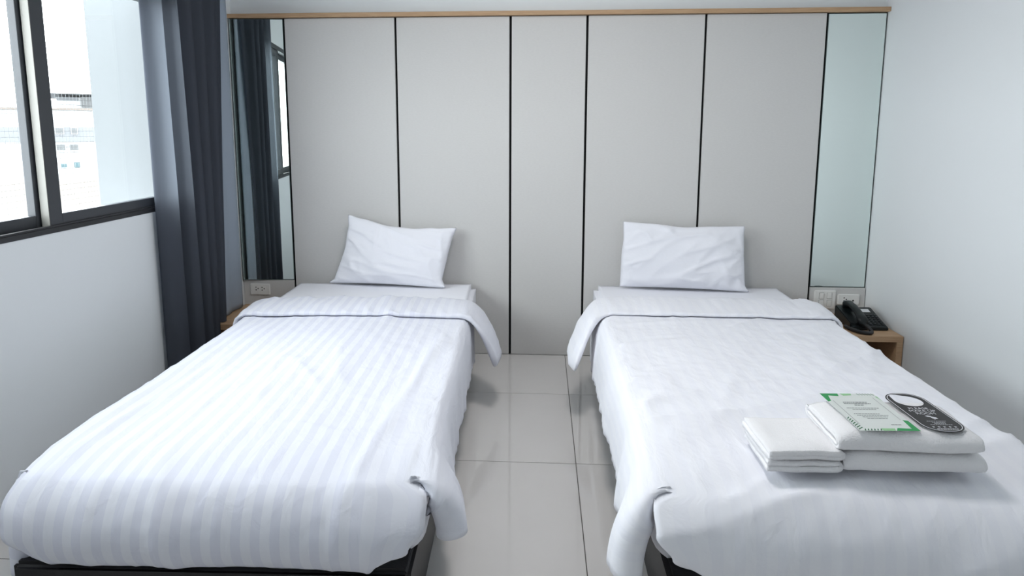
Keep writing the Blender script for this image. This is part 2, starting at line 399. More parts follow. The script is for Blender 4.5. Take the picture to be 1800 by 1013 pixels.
def duvet(x, y, rz, s, label, material, seed, ho_tab, hz_tab, ysh, crease, lap):
    """s = +1 when the aisle is at local +x"""
    root = tag(empty('duvet', (x, y, 0), rz), label, 'duvet', 'white duvets turned back at the head')
    W = 0.515; ZT = 0.462; Y0, Y1 = -0.580, -2.372
    NT, NS, NY, NF = 70, 26, 132, 26
    HA, HO = 0.36, 0.36
    def wr(a, yy):                             # height of wrinkles on the cloth
        h = 0.006*nz(a*2.2+seed, yy*1.6, seed)
        for ang, f, st, amp in crease:
            c_, s_ = math.cos(ang), math.sin(ang)
            u = a*c_+yy*s_; v = -a*s_+yy*c_
            m = smoothstep(-0.2, 0.3, nz(a*1.7+f, yy*1.4, seed+f))
            h += amp*m*ridge(u*f, v*f*st, seed+f*3, 9)
        h += 0.0024*nz(a*16, yy*12, seed)+0.0018*(ridge(a*26, yy*20, seed)-0.3)
        return h
    pts = {}; uv = {}
    idx = {}
    V = []; UV = []; F = []
    def cross(a_idx, yy):
        """a_idx: -NS..NT+NS, returns local (a, z, yy', u)"""
        if 0 <= a_idx <= NT:
            a = lerp(-W, W, a_idx/NT); u = a
            crown = 0.007*(1-(a/W)**2)
            return a, ZT+crown+wr(a, yy), yy, u
        side = 1 if a_idx > NT else -1
        t = ((a_idx-NT) if side > 0 else -a_idx)/NS
        if side > 0: ho, hz, sh = interp(-yy, ho_tab), interp(-yy, hz_tab), ysh(-yy)
        else: ho, hz, sh = 0.020+0.03*smoothstep(2.0, 2.37, -yy), 0.19-0.01*smoothstep(2.0, 2.37, -yy), 0.0
        wav = 0.010*nz(yy*5.5, seed+side*3)+0.007*nz(yy*13, seed+side)+0.006*(ridge(yy*6, seed*1.3+side*9)-0.4)+0.011*t*t*nz(yy*24, seed+side*2)
        kk = 0.075 if side > 0 else 0.025
        p = bez((W, ZT), (W+kk, ZT+0.004), (W+ho*0.95, hz+0.17), (W+ho, hz), t)
        aa = p[0]+wav*smoothstep(0.25, 1, t); zz = p[1]+0.4*wav*t*t+0.6*wr(side*(W+t*HA), yy)*(1-0.5*t)
        return side*aa, zz, yy-sh*t*t, side*(W+t*HA)
    for j in range(NY+1):
        yy = lerp(Y0, Y1, j/NY)
        fr = max(0.0, (Y1+0.17-yy)/0.17)        # top begins to roll down towards the foot
        for i in range(-NS, NT+NS+1):
            a, z, yp, u = cross(i, yy)
            z -= 0.022*fr*fr if 0 <= i <= NT else 0.022*fr*fr*(1-min(1, abs((i-NT if i > NT else -i))/NS))
            idx[(i, j)] = len(V); V.append((s*a, yp, z)); UV.append((s*u, yy))
    for j in range(1, NF+1):                    # front flap, tucked in above the base
        t = j/NF
        for i in range(NT+1):
            a0 = lerp(-W, W, i/NT); q = i/NT
            k = t**1.3
            edge = abs(a0)/W
            eo = interp(t, [(0.0, 0.0), (0.22, 0.055), (0.45, 0.052), (0.72, 0.012), (1.0, -0.050)]) if a0 > 0 else interp(t, [(0.0, 0.0), (0.3, 0.012), (0.6, 0.000), (1.0, -0.065)])
            a = a0+math.copysign(1, a0)*eo*smoothstep(0.70, 1, edge)**1.5
            bul = 0.016*(1-edge**4)
            zb = 0.232+0.035*smoothstep(0.80, 1.0, edge)**2
            p = bez((Y1, ZT-0.022), (Y1-0.062, ZT-0.022-0.0161), (Y1-0.128-bul, 0.30), (Y1-0.052, zb), t)
            yy = Y1-t*0.30
            ww = wr(a0, yy)
            z0 = 0.007*(1-(a0/W)**2)*(1-t)
            idx[(i, NY+j)] = len(V)
            V.append((s*a, p[0]-ww*smoothstep(0, 0.4, t)*0.8-0.003*ridge(a0*14, seed)*t, p[1]+z0+ww*(1-smoothstep(0, 0.4, t))+0.004*nz(a0*9, seed)*t)); UV.append((s*a0, yy))
    for j in range(NY):
        for i in range(-NS, NT+NS): F.append((idx[i, j], idx[i, j+1], idx[i+1, j+1], idx[i+1, j]))
    for j in range(NY, NY+NF):
        for i in range(NT): F.append((idx[i, j], idx[i, j+1], idx[i+1, j+1], idx[i+1, j]))
    NC = 10                                     # rolled front edge of the two side flaps
    for sd in (1, -1):
        cols = range(NT, NT+NS+1) if sd > 0 else range(0, -NS-1, -1)
        prev = None
        for n_, i in enumerate(cols):
            E0 = Vector(V[idx[i, NY]]); f_ = (E0-Vector(V[idx[i, NY-3]])).normalized()
            i2 = cols[min(n_+1, NS)]; i1 = cols[max(n_-1, 0)]
            tv = (Vector(V[idx[i2, NY]])-Vector(V[idx[i1, NY]])).normalized()
            nrm = tv.cross(f_).normalized()
            inw = nrm if nrm.x*s*sd < 0 or nrm.z < -0.5 else -nrm
            t = n_/NS; rho = 0.0005+0.041*smoothstep(-0.05, 0.55, t)
            ic = NT if sd > 0 else 0
            if n_ == 0: ring = [idx[ic, NY+c] for c in range(NC+1)]
            else:
                ring = [idx[i, NY]]; bl = smoothstep(0, 1, n_/9)
                for c in range(1, NC+1):
                    ph = PI*1.1*c/NC
                    P_ = E0+f_*math.sin(ph)*rho+inw*(1-math.cos(ph))*rho+Vector((0, 0, 0.003*nz(t*8, c*0.3, seed)))
                    P_ = Vector(V[idx[ic, NY+c]]).lerp(P_, bl)+Vector((-s*sd*0.010*(1-bl)*c/NC, 0.045*(1-bl)*min(1, c/3), 0))
                    ring.append(len(V)); V.append(tuple(P_)); UV.append((s*sd*(W+t*HA), Y1-c*0.01))
            if prev:
                for c in range(NC):
                    q = (prev[c], prev[c+1], ring[c+1], ring[c]); F.append(q if sd > 0 else q[::-1])
            prev = ring
    if s < 0: F = [f[::-1] for f in F]
    me = bpy.data.meshes.new('duvet_cover'); me.from_pydata(V, [], F)
    l = me.uv_layers.new(name='UVMap')
    for p in me.polygons:
        for li in p.loop_indices: l.data[li].uv = UV[me.loops[li].vertex_index]
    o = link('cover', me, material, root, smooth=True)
    mod_solid(o, 0.014, -1.0)
    # turned-back band: closed flattened tube swept across the bed and down the aisle side
    yf0, yn0, yf1, yn1, tipx, tipz = lap
    NA, NP, NL = 74, 26, 30
    V = []; UV = []
    st = []
    for i in range(-8, NA+NL+1):
        if i < 0:
            t = -i/8; p = bez((-W, ZT), (-W-0.04, ZT), (-W-0.05, ZT-0.04), (-W-0.05, ZT-0.13), t)
            st.append((p[0], p[1], -1, t, -W-t*0.18))
        elif i <= NA: 
            a = lerp(-W, W, i/NA); st.append((a, ZT+0.007*(1-(a/W)**2), 0, 0, a))
        else:
            t = (i-NA)/NL
            p = bez((W, ZT), (W+0.075, ZT+0.006), (W+tipx*0.72, tipz+0.13), (W+tipx, tipz), t)
            st.append((p[0], p[1], 1, t, W+t*0.34))
    ns = len(st)
    for k, (a, z, sd, t, u) in enumerate(st):
        a0, z0 = st[max(k-1, 0)][:2]; a1, z1 = st[min(k+1, ns-1)][:2]
        tx, tz = a1-a0, z1-z0; L = math.hypot(tx, tz); nx, nzv = -tz/L, tx/L
        e = smoothstep(0, 1, t) if sd > 0 else 0
        yf = lerp(yf0, yf1, e**1.2)+0.010*nz(u*4, seed+5); yn = lerp(yn0, yn1, e)+0.014*nz(u*3.2, seed+9)+0.006*nz(u*12, seed)
        end = math.sqrt(max(0.0, 1-max(0, (t-0.86)/0.14)**2)) if sd > 0 else 1.0
        if sd > 0 and t > 0.86:
            mid = (yf*0.45+yn*0.55); yf = lerp(mid, yf, 0.35+0.65*end); yn = lerp(mid, yn, 0.35+0.65*end)
        th = (0.034 if sd <= 0 else lerp(0.034, 0.050, smoothstep(0, 0.6, t)))*(0.25+0.75*end)
        for q in range(NP):
            ph = 2*PI*q/NP
            cx_ = math.cos(ph); sy = math.sin(ph)
            uu = 0.5-0.5*math.copysign(abs(cx_)**0.45, cx_)          # 0 far, 1 near
            yy = lerp(yf, yn, uu)
            thick = th*(0.72+0.28*math.sin(PI*min(1, uu*1.15))**0.8)
            hh = 0.5*thick*(1+math.copysign(abs(sy)**0.55, sy))
            if sy > 0:
                hh += 0.006*nz(u*7+seed, yy*5)+0.009*(ridge(u*8+yy*7, yy*5, seed+2)-0.3)*smoothstep(0.0, 0.3, sy)+0.004*(ridge(u*24, yy*9, seed)-0.3)*smoothstep(0.5, 1.0, uu)
            hh = max(hh, 0.0)+0.0015
            V.append((s*(a+nx*hh), yy, z+nzv*hh+ (wr(a, yy)*0.6 if sd == 0 else 0))); UV.append((s*u, yy))
    F = []
    for k in range(ns-1):
        for q in range(NP):
            F.append((k*NP+q, k*NP+(q+1) % NP, (k+1)*NP+(q+1) % NP, (k+1)*NP+q))
    F.append(tuple(range(NP))); F.append(tuple(range((ns-1)*NP, ns*NP))[::-1])
    me = bpy.data.meshes.new('band'); me.from_pydata(V, [], F)
    l = me.uv_layers.new(name='UVMap')
    for p in me.polygons:
        for li in p.loop_indices: l.data[li].uv = UV[me.loops[li].vertex_index]
    bm = bmesh.new(); bm.from_mesh(me); bmesh.ops.recalc_face_normals(bm, faces=bm.faces); bm.to_mesh(me); bm.free()
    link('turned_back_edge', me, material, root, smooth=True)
    return root

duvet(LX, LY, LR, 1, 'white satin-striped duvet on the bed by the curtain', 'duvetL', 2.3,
      [(0.4, 0.055), (1.0, 0.062), (1.8, 0.060), (2.15, 0.095), (2.372, 0.150)],
      [(0.4, 0.20), (2.0, 0.21), (2.372, 0.30)],
      lambda d: -0.02*smoothstep(1.9, 2.372, d),
      [(0.12, 2.4, 0.07, 0.017), (-0.12, 4.5, 0.10, 0.010), (0.9, 5.0, 0.4, 0.006), (0.35, 7.0, 0.2, 0.007)], (-0.560, -0.885, -0.68, -0.90, 0.165, 0.215))
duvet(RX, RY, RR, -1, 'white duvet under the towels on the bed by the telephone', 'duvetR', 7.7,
      [(0.4, 0.085), (1.0, 0.090), (1.9, 0.085), (2.15, 0.110), (2.372, 0.168)],
      [(0.4, 0.20), (2.0, 0.22), (2.372, 0.24)],
      lambda d: 0.03*smoothstep(1.9, 2.372, d),
      [(1.15, 2.6, 0.10, 0.022), (0.85, 4.2, 0.12, 0.013), (0.25, 5.0, 0.2, 0.007), (1.35, 6.5, 0.15, 0.009)], (-0.47, -0.80, -0.72, -0.99, 0.175, 0.235))

# ------------------------------------------------------------------ pillows
def pillow(TL, TR, BR, BL, T, label, seed, creases, conc):
    TL, TR, BR, BL = map(Vector, (TL, TR, BR, BL))
    base = (BL+BR)/2; base.z = min(BL.z, BR.z)-0.006
    n = 56; V = []
    nrm = (TR-BL).cross(TL-BR).normalized()
    if nrm.y > 0: nrm = -nrm
    up = ((TL+TR)-(BL+BR)).normalized(); right = ((TR+BR)-(TL+BL)).normalized()
    def mid(u, v):
        top, bot, lef, rig = conc
        vv = v*(1-0.02*(1-u*u)); uu = u*(1-0.01*(1-v*v))
        if v > 0: vv -= v*v*interp(u, top)
        else: vv += v*v*interp(u, bot)
        if u > 0: uu -= u*u*interp(v, rig)
        else: uu += u*u*interp(v, lef)
        a, b = (uu+1)/2, (vv+1)/2
        return TL*(1-a)*b+TR*a*b+BR*a*(1-b)+BL*(1-a)*(1-b)
    def h(u, v):
        k = max(0, 1-u*u)**0.42*max(0, 1-v*v)**0.42
        sag = 1+0.20*(-v)                      # fuller at the bottom
        return T*k*sag
    for side in (1, -1):
        for j in range(n+1):
            for i in range(n+1):
                u = math.sin((i/n-0.5)*PI)*0.35+(2*i/n-1)*0.65; v = math.sin((j/n-0.5)*PI)*0.35+(2*j/n-1)*0.65
                p = mid(u, v); k = h(u, v)
                m = min(1, k/(T*0.5))
                if side > 0:
                    d = 0.006*nz(u*2.2+seed, v*2)*m
                    for ang, f, st, amp in creases:
                        c_, s_ = math.cos(ang), math.sin(ang); a = u*c_+v*s_; b = -u*s_+v*c_
                        d += amp*(0.35+0.65*m)*(ridge(a*f+seed, b*f*st, seed)-0.25)*smoothstep(-0.35, 0.3, nz(u*1.3+f, v*1.3, seed+f))
                    edge = max(abs(u), abs(v))
                    d += 0.004*smoothstep(0.8, 0.95, edge)*(1-smoothstep(0.97, 1, edge))*nz(u*14, v*14, seed)
                    q = p+nrm*(k*0.60+d*m)
                else: q = p-nrm*k*0.40
                q.y = min(q.y, -0.004); q.z = max(q.z, base.z)
                V.append(q-base)
    N = (n+1)*(n+1); F = []
    for sd in (0, 1):
        for j in range(n):
            for i in range(n):
                a = sd*N+j*(n+1)+i; f = (a, a+1, a+n+2, a+n+1); F.append(f if sd == 0 else f[::-1])
    me = bpy.data.meshes.new('pillow'); me.from_pydata([tuple(v) for v in V], [], F)
    bm = bmesh.new(); bm.from_mesh(me); bmesh.ops.remove_doubles(bm, verts=bm.verts, dist=0.0004)
    bmesh.ops.recalc_face_normals(bm, faces=bm.faces); bm.to_mesh(me); bm.free()
    o = link('pillow', me, 'linen', None, smooth=True, loc=base)
    return tag(o, label, 'pillow')
pillow((-1.087, -0.07, 0.862), (-0.444, -0.07, 0.787), (-0.500, -0.175, 0.450), (-1.213, -0.09, 0.452), 0.125,
       'white pillow with a peaked upper corner, on the bed by the curtain', 1.4, [(0.9, 2.4, 0.3, 0.015), (0.3, 3.4, 0.25, 0.011), (1.25, 4.0, 0.3, 0.010)],
       ([(-1, 0), (-0.75, 0.055), (-0.2, 0.17), (0.2, 0.165), (0.6, 0.08), (1, 0)], [(-1, 0), (0, 0.02), (1, 0)],
        [(-1, 0.0), (-0.86, 0.075), (0, 0.10), (0.6, 0.06), (1, 0)], [(-1, 0), (-0.7, 0.075), (0, 0.055), (0.6, 0.04), (1, 0)]))
pillow((0.525, -0.07, 0.834), (1.213, -0.07, 0.812), (1.228, -0.165, 0.450), (0.510, -0.10, 0.456), 0.125,
       'white pillow with diagonal creases, on the bed by the telephone', 5.2, [(-0.95, 2.2, 0.35, 0.013), (-0.45, 3.1, 0.3, 0.009), (0.2, 4.2, 0.3, 0.009)],
       ([(-1, 0), (-0.5, 0.015), (0, 0.085), (0.5, 0.03), (1, 0)], [(-1, 0), (0, 0.01), (1, 0)],
        [(-1, 0.0), (0, -0.01), (0.5, 0.01), (1, 0)], [(-1, 0), (-0.8, 0.05), (0, 0.035), (0.6, 0.02), (1, 0)]))

# ------------------------------------------------------------------ curtain
def curtain():
    ya, yb = -1.035, -0.235; X0 = -1.722; ztop = 2.60
    r = tag(empty('curtain', (X0, -0.6, 0.012)), 'dark blue-grey floor-length curtain drawn to the corner beside the window', 'curtain')
    nu, nv = 300, 70; V = []
    # plan of the folds at the top and at the floor: (y, x offset)
    top = [(-0.900, -0.045), (-0.920, -0.026), (-0.905, 0.010), (-0.850, 0.020), (-0.815, 0.004), (-0.815, -0.040), (-0.790, -0.022), (-0.770, 0.026), (-0.735, 0.030),
           (-0.700, -0.024), (-0.672, -0.020), (-0.645, 0.026), (-0.610, 0.022), (-0.585, -0.022), (-0.560, -0.018), (-0.530, 0.022), (-0.495, 0.018), (-0.470, -0.022),
           (-0.440, -0.016), (-0.410, 0.020), (-0.370, 0.016), (-0.340, -0.022), (-0.300, -0.014), (-0.255, -0.020)]
    bot = [(-0.875, -0.045), (-0.895, -0.024), (-0.880, 0.014), (-0.830, 0.030), (-0.775, 0.026), (-0.755, -0.030), (-0.735, -0.020), (-0.715, 0.040), (-0.660, 0.052),
           (-0.610, -0.026), (-0.590, -0.024), (-0.575, 0.032), (-0.530, 0.036), (-0.500, -0.024), (-0.490, -0.020), (-0.470, 0.018), (-0.430, 0.020), (-0.400, -0.020),
           (-0.385, -0.018), (-0.360, 0.014), (-0.335, 0.012), (-0.310, -0.016), (-0.290, -0.014), (-0.265, -0.018)]
    top = [(-0.170+(y_+0.255)*0.785/0.665, x_) for y_, x_ in top]
    bot = [(-0.330+(y_+0.265)*0.605/0.630, x_) for y_, x_ in bot]
    def spl(P, f):
        n_ = len(P)-1; f = max(0, min(0.99999, f))*n_; i = int(f); t = f-i
        a, b, c, d = (P[max(0, min(n_, i+o_))] for o_ in (-1, 0, 1, 2))
        return tuple(0.5*(2*b[k]+(c[k]-a[k])*t+(2*a[k]-5*b[k]+4*c[k]-d[k])*t*t+(3*b[k]-a[k]-3*c[k]+d[k])*t**3) for k in (0, 1))
    for j in range(nv+1):
        for i in range(nu+1):
            u = i/nu
            zz0 = lerp(ztop, 0.012, j/nv); q = max(-0.15, min(1, (2.05-zz0)/2.05)); qq = q*(1+0.25*(1-q))
            ty, tx = spl(top, u); by, bx = spl(bot, u)
            yy = lerp(ty, by, qq); x = X0+lerp(tx, bx, qq)+0.005*nz(u*9, zz0*1.3, 1)*max(q, 0.2)
            zb = 0.012 if yy < -0.475 else (0.297 if yy > -0.455 else 0.012+(yy+0.475)/0.020*0.285)
            z = lerp(ztop, zb, j/nv)
            V.append((x-r.location.x, yy-r.location.y, z-r.location.z))
    me = grid_mesh(V, nu+1, nv+1)
    o = link('fabric', me, 'curtain', r, smooth=True)
    # hem fold along the leading edge
    # pale lining that shows beyond the fabric
    V = []
    for j in range(nv+1):
        for i in range(13):
            u = i/12; yy = lerp(-0.30, -0.075, u); z = lerp(ztop, 0.297, j/nv)
            V.append((XL+0.022+0.006*math.sin(u*9+0.4)-r.location.x, yy-r.location.y, z-r.location.z))
    o = link('lining', grid_mesh(V, 13, nv+1), 'lining', r, smooth=True); mod_solid(o, 0.001, 0); o['label'] = 'pale blue-grey lining'
    p = box('curtain_rail', XL+0.05, XL+0.075, -3.9, -0.06, 2.60, 2.63, 'plastic')
    tag(p, 'white curtain rail on the wall above the window', 'curtain rail')
    for yy in (-3.5, -2.0, -0.3): box('bracket', XL+0.001, XL+0.05, yy, yy+0.02, 2.605, 2.625, 'plastic', p)
    return r
curtain()

# ------------------------------------------------------------------ telephone
def telephone():
    r = tag(empty('telephone', (1.822, -0.352, 0.2905), math.radians(0.5)), 'black desk telephone with handset and white number card on the oak nightstand', 'telephone')
    # wedge body: local x across, y back
    W, D = 0.094, 0.235
    prof = [(0.0, 0.0), (0.0, 0.014), (0.012, 0.021), (0.12, 0.050), (0.205, 0.074), (0.228, 0.072), (D, 0.055), (D, 0.0)]
    bm = bmesh.new()
    L = [bm.verts.new((-W, y, z)) for y, z in prof]; Rr = [bm.verts.new((W, y, z)) for y, z in prof]
    n = len(prof)
    for i in range(n): bm.faces.new((L[i], L[(i+1) % n], Rr[(i+1) % n], Rr[i]))
    bm.faces.new(L[::-1]); bm.faces.new(Rr)
    bmesh.ops.recalc_face_normals(bm, faces=bm.faces)
    bmesh.ops.bevel(bm, geom=list(bm.edges), offset=0.004, segments=2, affect='EDGES')
    link('body', bm_mesh(bm), 'phone', r)
    sl = math.atan2(0.05-0.021, 0.108)
    def zt(y):
        for (y0, z0), (y1, z1) in zip(prof[1:], prof[2:]):
            if y0 <= y <= y1: return lerp(z0, z1, (y-y0)/(y1-y0))
        return 0.07
    ks = box('key', -0.0075, 0.0075, -0.005, 0.005, 0, 0.005, 'key', r, 0.0014)
    ks.location = (0.012, 0.03, zt(0.03)); ks.rotation_euler = (sl, 0, 0)
    for row in range(6):
        for c in range(4):
            if row == 0 and c == 0: continue
            k = ks.copy(); C.objects.link(k)
            y = 0.030+row*0.0185; k.location = (0.012+c*0.0212, y, zt(y)-0.0003); k.rotation_euler = (math.atan2(zt(y+.002)-zt(y-.002), .004), 0, 0)
    b = box('number_card', 0.008, 0.068, -0.017, 0.017, 0, 0.0012, 'paper', r); b.location = (0, 0.172, zt(0.172)+0.0002)
    b.rotation_euler = (math.atan2(zt(0.19)-zt(0.155), 0.035), 0, 0); b['label'] = 'white number card'
    # handset on the left, an arched bar with two cups
    hx = -0.040
    bm = bmesh.new(); rings = []
    N = 26
    for k in range(N+1):
        t = k/N; y = lerp(-0.012, 0.225, t)
        arch = 0.026*math.sin(PI*t)**0.8
        zc = lerp(0.040, 0.096, t)+arch
        cup = max(math.exp(-((t-0.10)/0.11)**2), math.exp(-((t-0.90)/0.11)**2))
        wv = 0.021+0.008*cup; hv = 0.011+0.012*cup
        e = math.sqrt(max(0.02, 1-(abs(2*t-1))**10)); wv *= e; hv *= e
        zc -= 0.006*cup
        ring = []
        for q in range(16):
            a = 2*PI*q/16; cx_ = math.cos(a); sy = math.sin(a)
            ring.append(bm.verts.new((hx+wv*math.copysign(abs(cx_)**0.6, cx_), y, zc+hv*math.copysign(abs(sy)**0.7, sy))))
        rings.append(ring)
    for k in range(N):
        for q in range(16): bm.faces.new((rings[k][q], rings[k][(q+1) % 16], rings[k+1][(q+1) % 16], rings[k+1][q]))
    bm.faces.new(rings[0]); bm.faces.new(rings[-1])
    link('handset', bm_mesh(bm), 'phone', r, smooth=True)
    bm = bmesh.new(); add_box(bm, -W-0.004, -W+0.088, 0.02, 0.225, 0.0, 0.012)
    for v in bm.verts:
        if v.co.z > 0.005: v.co.z = 0.034 if v.co.y < 0.1 else 0.084
    bmesh.ops.bevel(bm, geom=list(bm.edges), offset=0.004, segments=2, affect='EDGES')
    link('cradle', bm_mesh(bm), 'phone', r)
    # coiled cord looping in front
    ctrl = [(-0.036, -0.008, 0.034), (-0.024, -0.036, 0.020), (-0.030, -0.074, 0.0115), (-0.056, -0.085, 0.0115), (-0.084, -0.066, 0.0115), (-0.104, -0.028, 0.0115), (-0.114, 0.012, 0.0115), (-0.116, 0.046, 0.0115)]
    path = []
    P = [Vector(c) for c in ctrl]; P = [2*P[0]-P[1]]+P+[2*P[-1]-P[-2]]
    for k in range(1, len(P)-2):
        for q in range(24):
            t = q/24
            path.append(0.5*((2*P[k])+(-P[k-1]+P[k+1])*t+(2*P[k-1]-5*P[k]+4*P[k+1]-P[k+2])*t*t+(-P[k-1]+3*P[k]-3*P[k+1]+P[k+2])*t**3))
    hel = []
    for k in range(len(path)*3-3):
        f = k/3; i = int(f); p = path[i].lerp(path[min(i+1, len(path)-1)], f-i)
        t = (path[min(i+1, len(path)-1)]-path[max(i-1, 0)]).normalized(); a = t.cross(Vector((0, 0, 1))).normalized(); b = a.cross(t)
        an = k*0.92
        hel.append(p+a*math.cos(an)*0.0078+b*math.sin(an)*0.0078)
    link('coiled_cord', tube_mesh(hel, 0.0027, 6), 'cord', r, smooth=True)
    pc = [(-0.07, 0.20, 0.010), (-0.10, 0.235, 0.004), (-0.14, 0.245, 0.004), (-0.17, 0.262, 0.004), (-0.20, 0.270, 0.004)]
    link('line_cable', tube_mesh(pc, 0.0028, 6), 'cable', r, smooth=True)
    return r
telephone()

# ------------------------------------------------------------------ towels
def folded_towel(name, label, group, center, sx, sy, h, layers, th, axis, rz, seed, mode, droop=0.0):
    """profile path folded flat in (p, z), swept along the other axis. axis='x': profile in y, swept along x"""
    r = empty(name, center, rz)
    tag(r, label, 'towel', group)
    Lp, Ls = (sy, sx) if axis == 'x' else (sx, sy)
    path = []
    if mode == 'spiral':
        r_ = h/2-th*0.5; half = layers; z_ = r_      # stadium-shaped spiral, wound inwards
        dr = (r_-th*0.55)/max(1, half)
        sg = -1; pc = Lp/2-h/2; cz = h/2
        path.append((pc*0.9, cz+r_))
        for k in range(half):
            for q in range(17): path.append((lerp(pc, -pc, q/16)*(-sg), cz-sg*r_*1.0))
            rn = r_-dr; cc = (-sg)*(-pc)
            for q in range(1, 14):
                a = PI*q/14; rr = lerp(r_, rn, q/14)
                path.append((cc+(-1 if cc < 0 else 1)*math.sin(a)*rr*0.95, cz-sg*math.cos(a)*rr))
            r_ = rn; sg = -sg
    else:                                      # U fold(s): fold at +p
        hl = h/layers
        for ly in range(layers):
            rng = [q/24 for q in range(25)]
            if ly % 2: rng = rng[::-1]
            for q in rng: path.append((-Lp/2+(Lp-hl*0.5)*q, hl*(ly+0.5)))
            if ly < layers-1:
                sg = 1 if ly % 2 == 0 else -1
                x0 = path[-1][0]
                for q in range(1, 8):
                    a = -PI/2+PI*q/8
                    path.append((x0+sg*math.cos(a)*hl*0.5, hl*(ly+1)+math.sin(a)*hl*0.5))
    ns = 46; V = []
    for j in range(ns+1):
        w_ = (j/ns-0.5)
        e = 1-abs(2*w_)
        for (p, z) in path:
            zz = z+0.0035*nz(p*9+seed, w_*Ls*9, z*30)+0.002*nz(p*26, w_*Ls*26, seed)*(z/h)
            # soft edges: the top sinks slightly towards the rims
            d = max(abs(2*p/Lp), abs(2*w_)); zz -= droop*smoothstep(0.75, 1.0, d)*(z/h)
            pp = p+0.004*nz(w_*Ls*12, z*40, seed)+0.007*nz(w_*Ls*6, seed, z*14)*abs(2*p/Lp)
            ww = w_*Ls+0.003*nz(p*14, z*60, seed+4)*(abs(2*w_)**3)
            ee = smoothstep(0.86, 1.0, abs(2*w_)); zz = h/2+(zz-h/2)*(1-0.22*ee*ee)
            zz += 0.006*nz(p*5+seed*2, w_*Ls*6, seed)*smoothstep(0.2, 1.0, z/h)+0.0022*nz(p*18, w_*Ls*20, seed+z*20)
            zz = max(zz, th*0.5)
            V.append((ww, pp, zz) if axis == 'x' else (pp, ww, zz))
    me = grid_mesh(V, len(path), ns+1)
    o = link('cloth', me, 'towel', r, smooth=True)
    mod_solid(o, th, 0.0)
    return r
TZ = 0.485
folded_towel('bath_towel', 'thick folded white bath towel at the bottom of the stack on the duvet', 'folded bath towels', (1.004, -2.215, TZ), 0.350, 0.245, 0.054, 4, 0.0095, 'x', math.radians(-1), 3.1, 'spiral', 0.004)
folded_towel('bath_towel', 'thick folded white bath towel carrying the leaflet and door hanger', 'folded bath towels', (0.988, -2.215, TZ+0.0545), 0.352, 0.250, 0.060, 4, 0.010, 'x', math.radians(-1), 8.4, 'spiral', 0.006)
folded_towel('hand_towel', 'small folded white hand towel lying directly on the duvet', 'folded hand towels', (0.728, -2.235, TZ), 0.185, 0.195, 0.033, 2, 0.0140, 'y', math.radians(1), 1.7, 'u', 0.0)
folded_towel('hand_towel', 'small folded white hand towel on top of its twin', 'folded hand towels', (0.727, -2.237, TZ+0.035), 0.185, 0.198, 0.035, 2, 0.0145, 'y', math.radians(2), 6.6, 'u', 0.006)

# ------------------------------------------------------------------ leaflet and door hanger
def poly(name, pts, z, m, parent, th=0.0):
    bm = bmesh.new(); vs_ = [bm.verts.new((x, y, z)) for x, y in pts]; f = bm.faces.new(vs_)
    if th:
        ex = bmesh.ops.extrude_face_region(bm, geom=[f])
        for v in ex['geom']:
            if isinstance(v, bmesh.types.BMVert): v.co.z += th
    return link(name, bm_mesh(bm), m, parent)
def polys(name, lst, z, m, parent):
    bm = bmesh.new()
    for pts in lst: bm.faces.new([bm.verts.new((x, y, z)) for x, y in pts])
    me = bm_mesh(bm)
    for p in me.polygons:
        if p.normal.z < 0: p.flip()
    o = link(name, me, m, parent)
    if len(lst) > 1: o['kind'] = 'stuff'
    return o
def text_mesh(name, body, size, loc, m, parent, sx=1.0, bold=0.0, spacing=1.0):
    cu = bpy.data.curves.new('t', 'FONT'); cu.body = body; cu.size = size; cu.align_x = 'CENTER'; cu.align_y = 'CENTER'
    cu.offset = bold; cu.space_line = spacing
    t = bpy.data.objects.new('t', cu); C.objects.link(t); bpy.context.view_layer.update()
    dg = bpy.context.evaluated_depsgraph_get()
    me = bpy.data.meshes.new_from_object(t.evaluated_get(dg)); bpy.data.objects.remove(t); bpy.data.curves.remove(cu)
    o = link(name, me, m, parent, loc=loc); o.scale = (sx, 1, 1); return o
def dashes(rows, rnd):
    out = []
    for (xa, xb, y, h) in rows:
        x = xa
        while x < xb-0.002:
            wd = min(rnd.uniform(0.003, 0.009), xb-x)
            out.append([(x, y-h/2), (x+wd, y-h/2), (x+wd, y+h/2), (x, y+h/2)]); x += wd+0.0012
    return out
rnd = random.Random(4)
CZ = TZ+0.1200
card = tag(empty('leaflet', (0.932, -2.212, CZ), math.radians(-2)), 'pale card leaflet with green leaf border on the top bath towel', 'leaflet')
cw, ch = 0.076, 0.116
box('sheet', -cw, cw, -ch, ch, 0, 0.0008, 'card', card)
card.rotation_euler = (math.radians(1.5), 0, math.radians(2.5))
z1 = 0.00095; z2 = 0.0011
for pl_ in ([(-cw, ch), (-cw+0.050, ch), (-cw+0.046, ch-0.018), (-cw+0.018, ch-0.014), (-cw+0.010, ch-0.05), (-cw, ch-0.055)],
                      [(cw, -ch), (cw-0.060, -ch), (cw-0.050, -ch+0.016), (cw-0.016, -ch+0.012), (cw-0.012, -ch+0.062), (cw, -ch+0.058)]): polys('green_print', [pl_], z1, 'green', card)
for pl_ in ([(-cw+0.056, ch), (-cw+0.088, ch), (-cw+0.084, ch-0.012), (-cw+0.060, ch-0.015)],
                            [(-cw+0.060, -ch), (cw-0.062, -ch), (cw-0.058, -ch+0.013), (-cw+0.058, -ch+0.013)],
                            [(cw-0.006, ch-0.02), (cw, ch-0.05), (cw, ch-0.02)]): polys('light_green_print', [pl_], z1, 'lgreen', card)
leaf = []
for k in range(7):
    y = -ch+0.006+k*0.010; x = -cw+0.001
    leaf.append([(x, y), (x+0.015-0.001*k, y+0.012), (x+0.013-0.001*k, y+0.014), (x, y+0.004)])
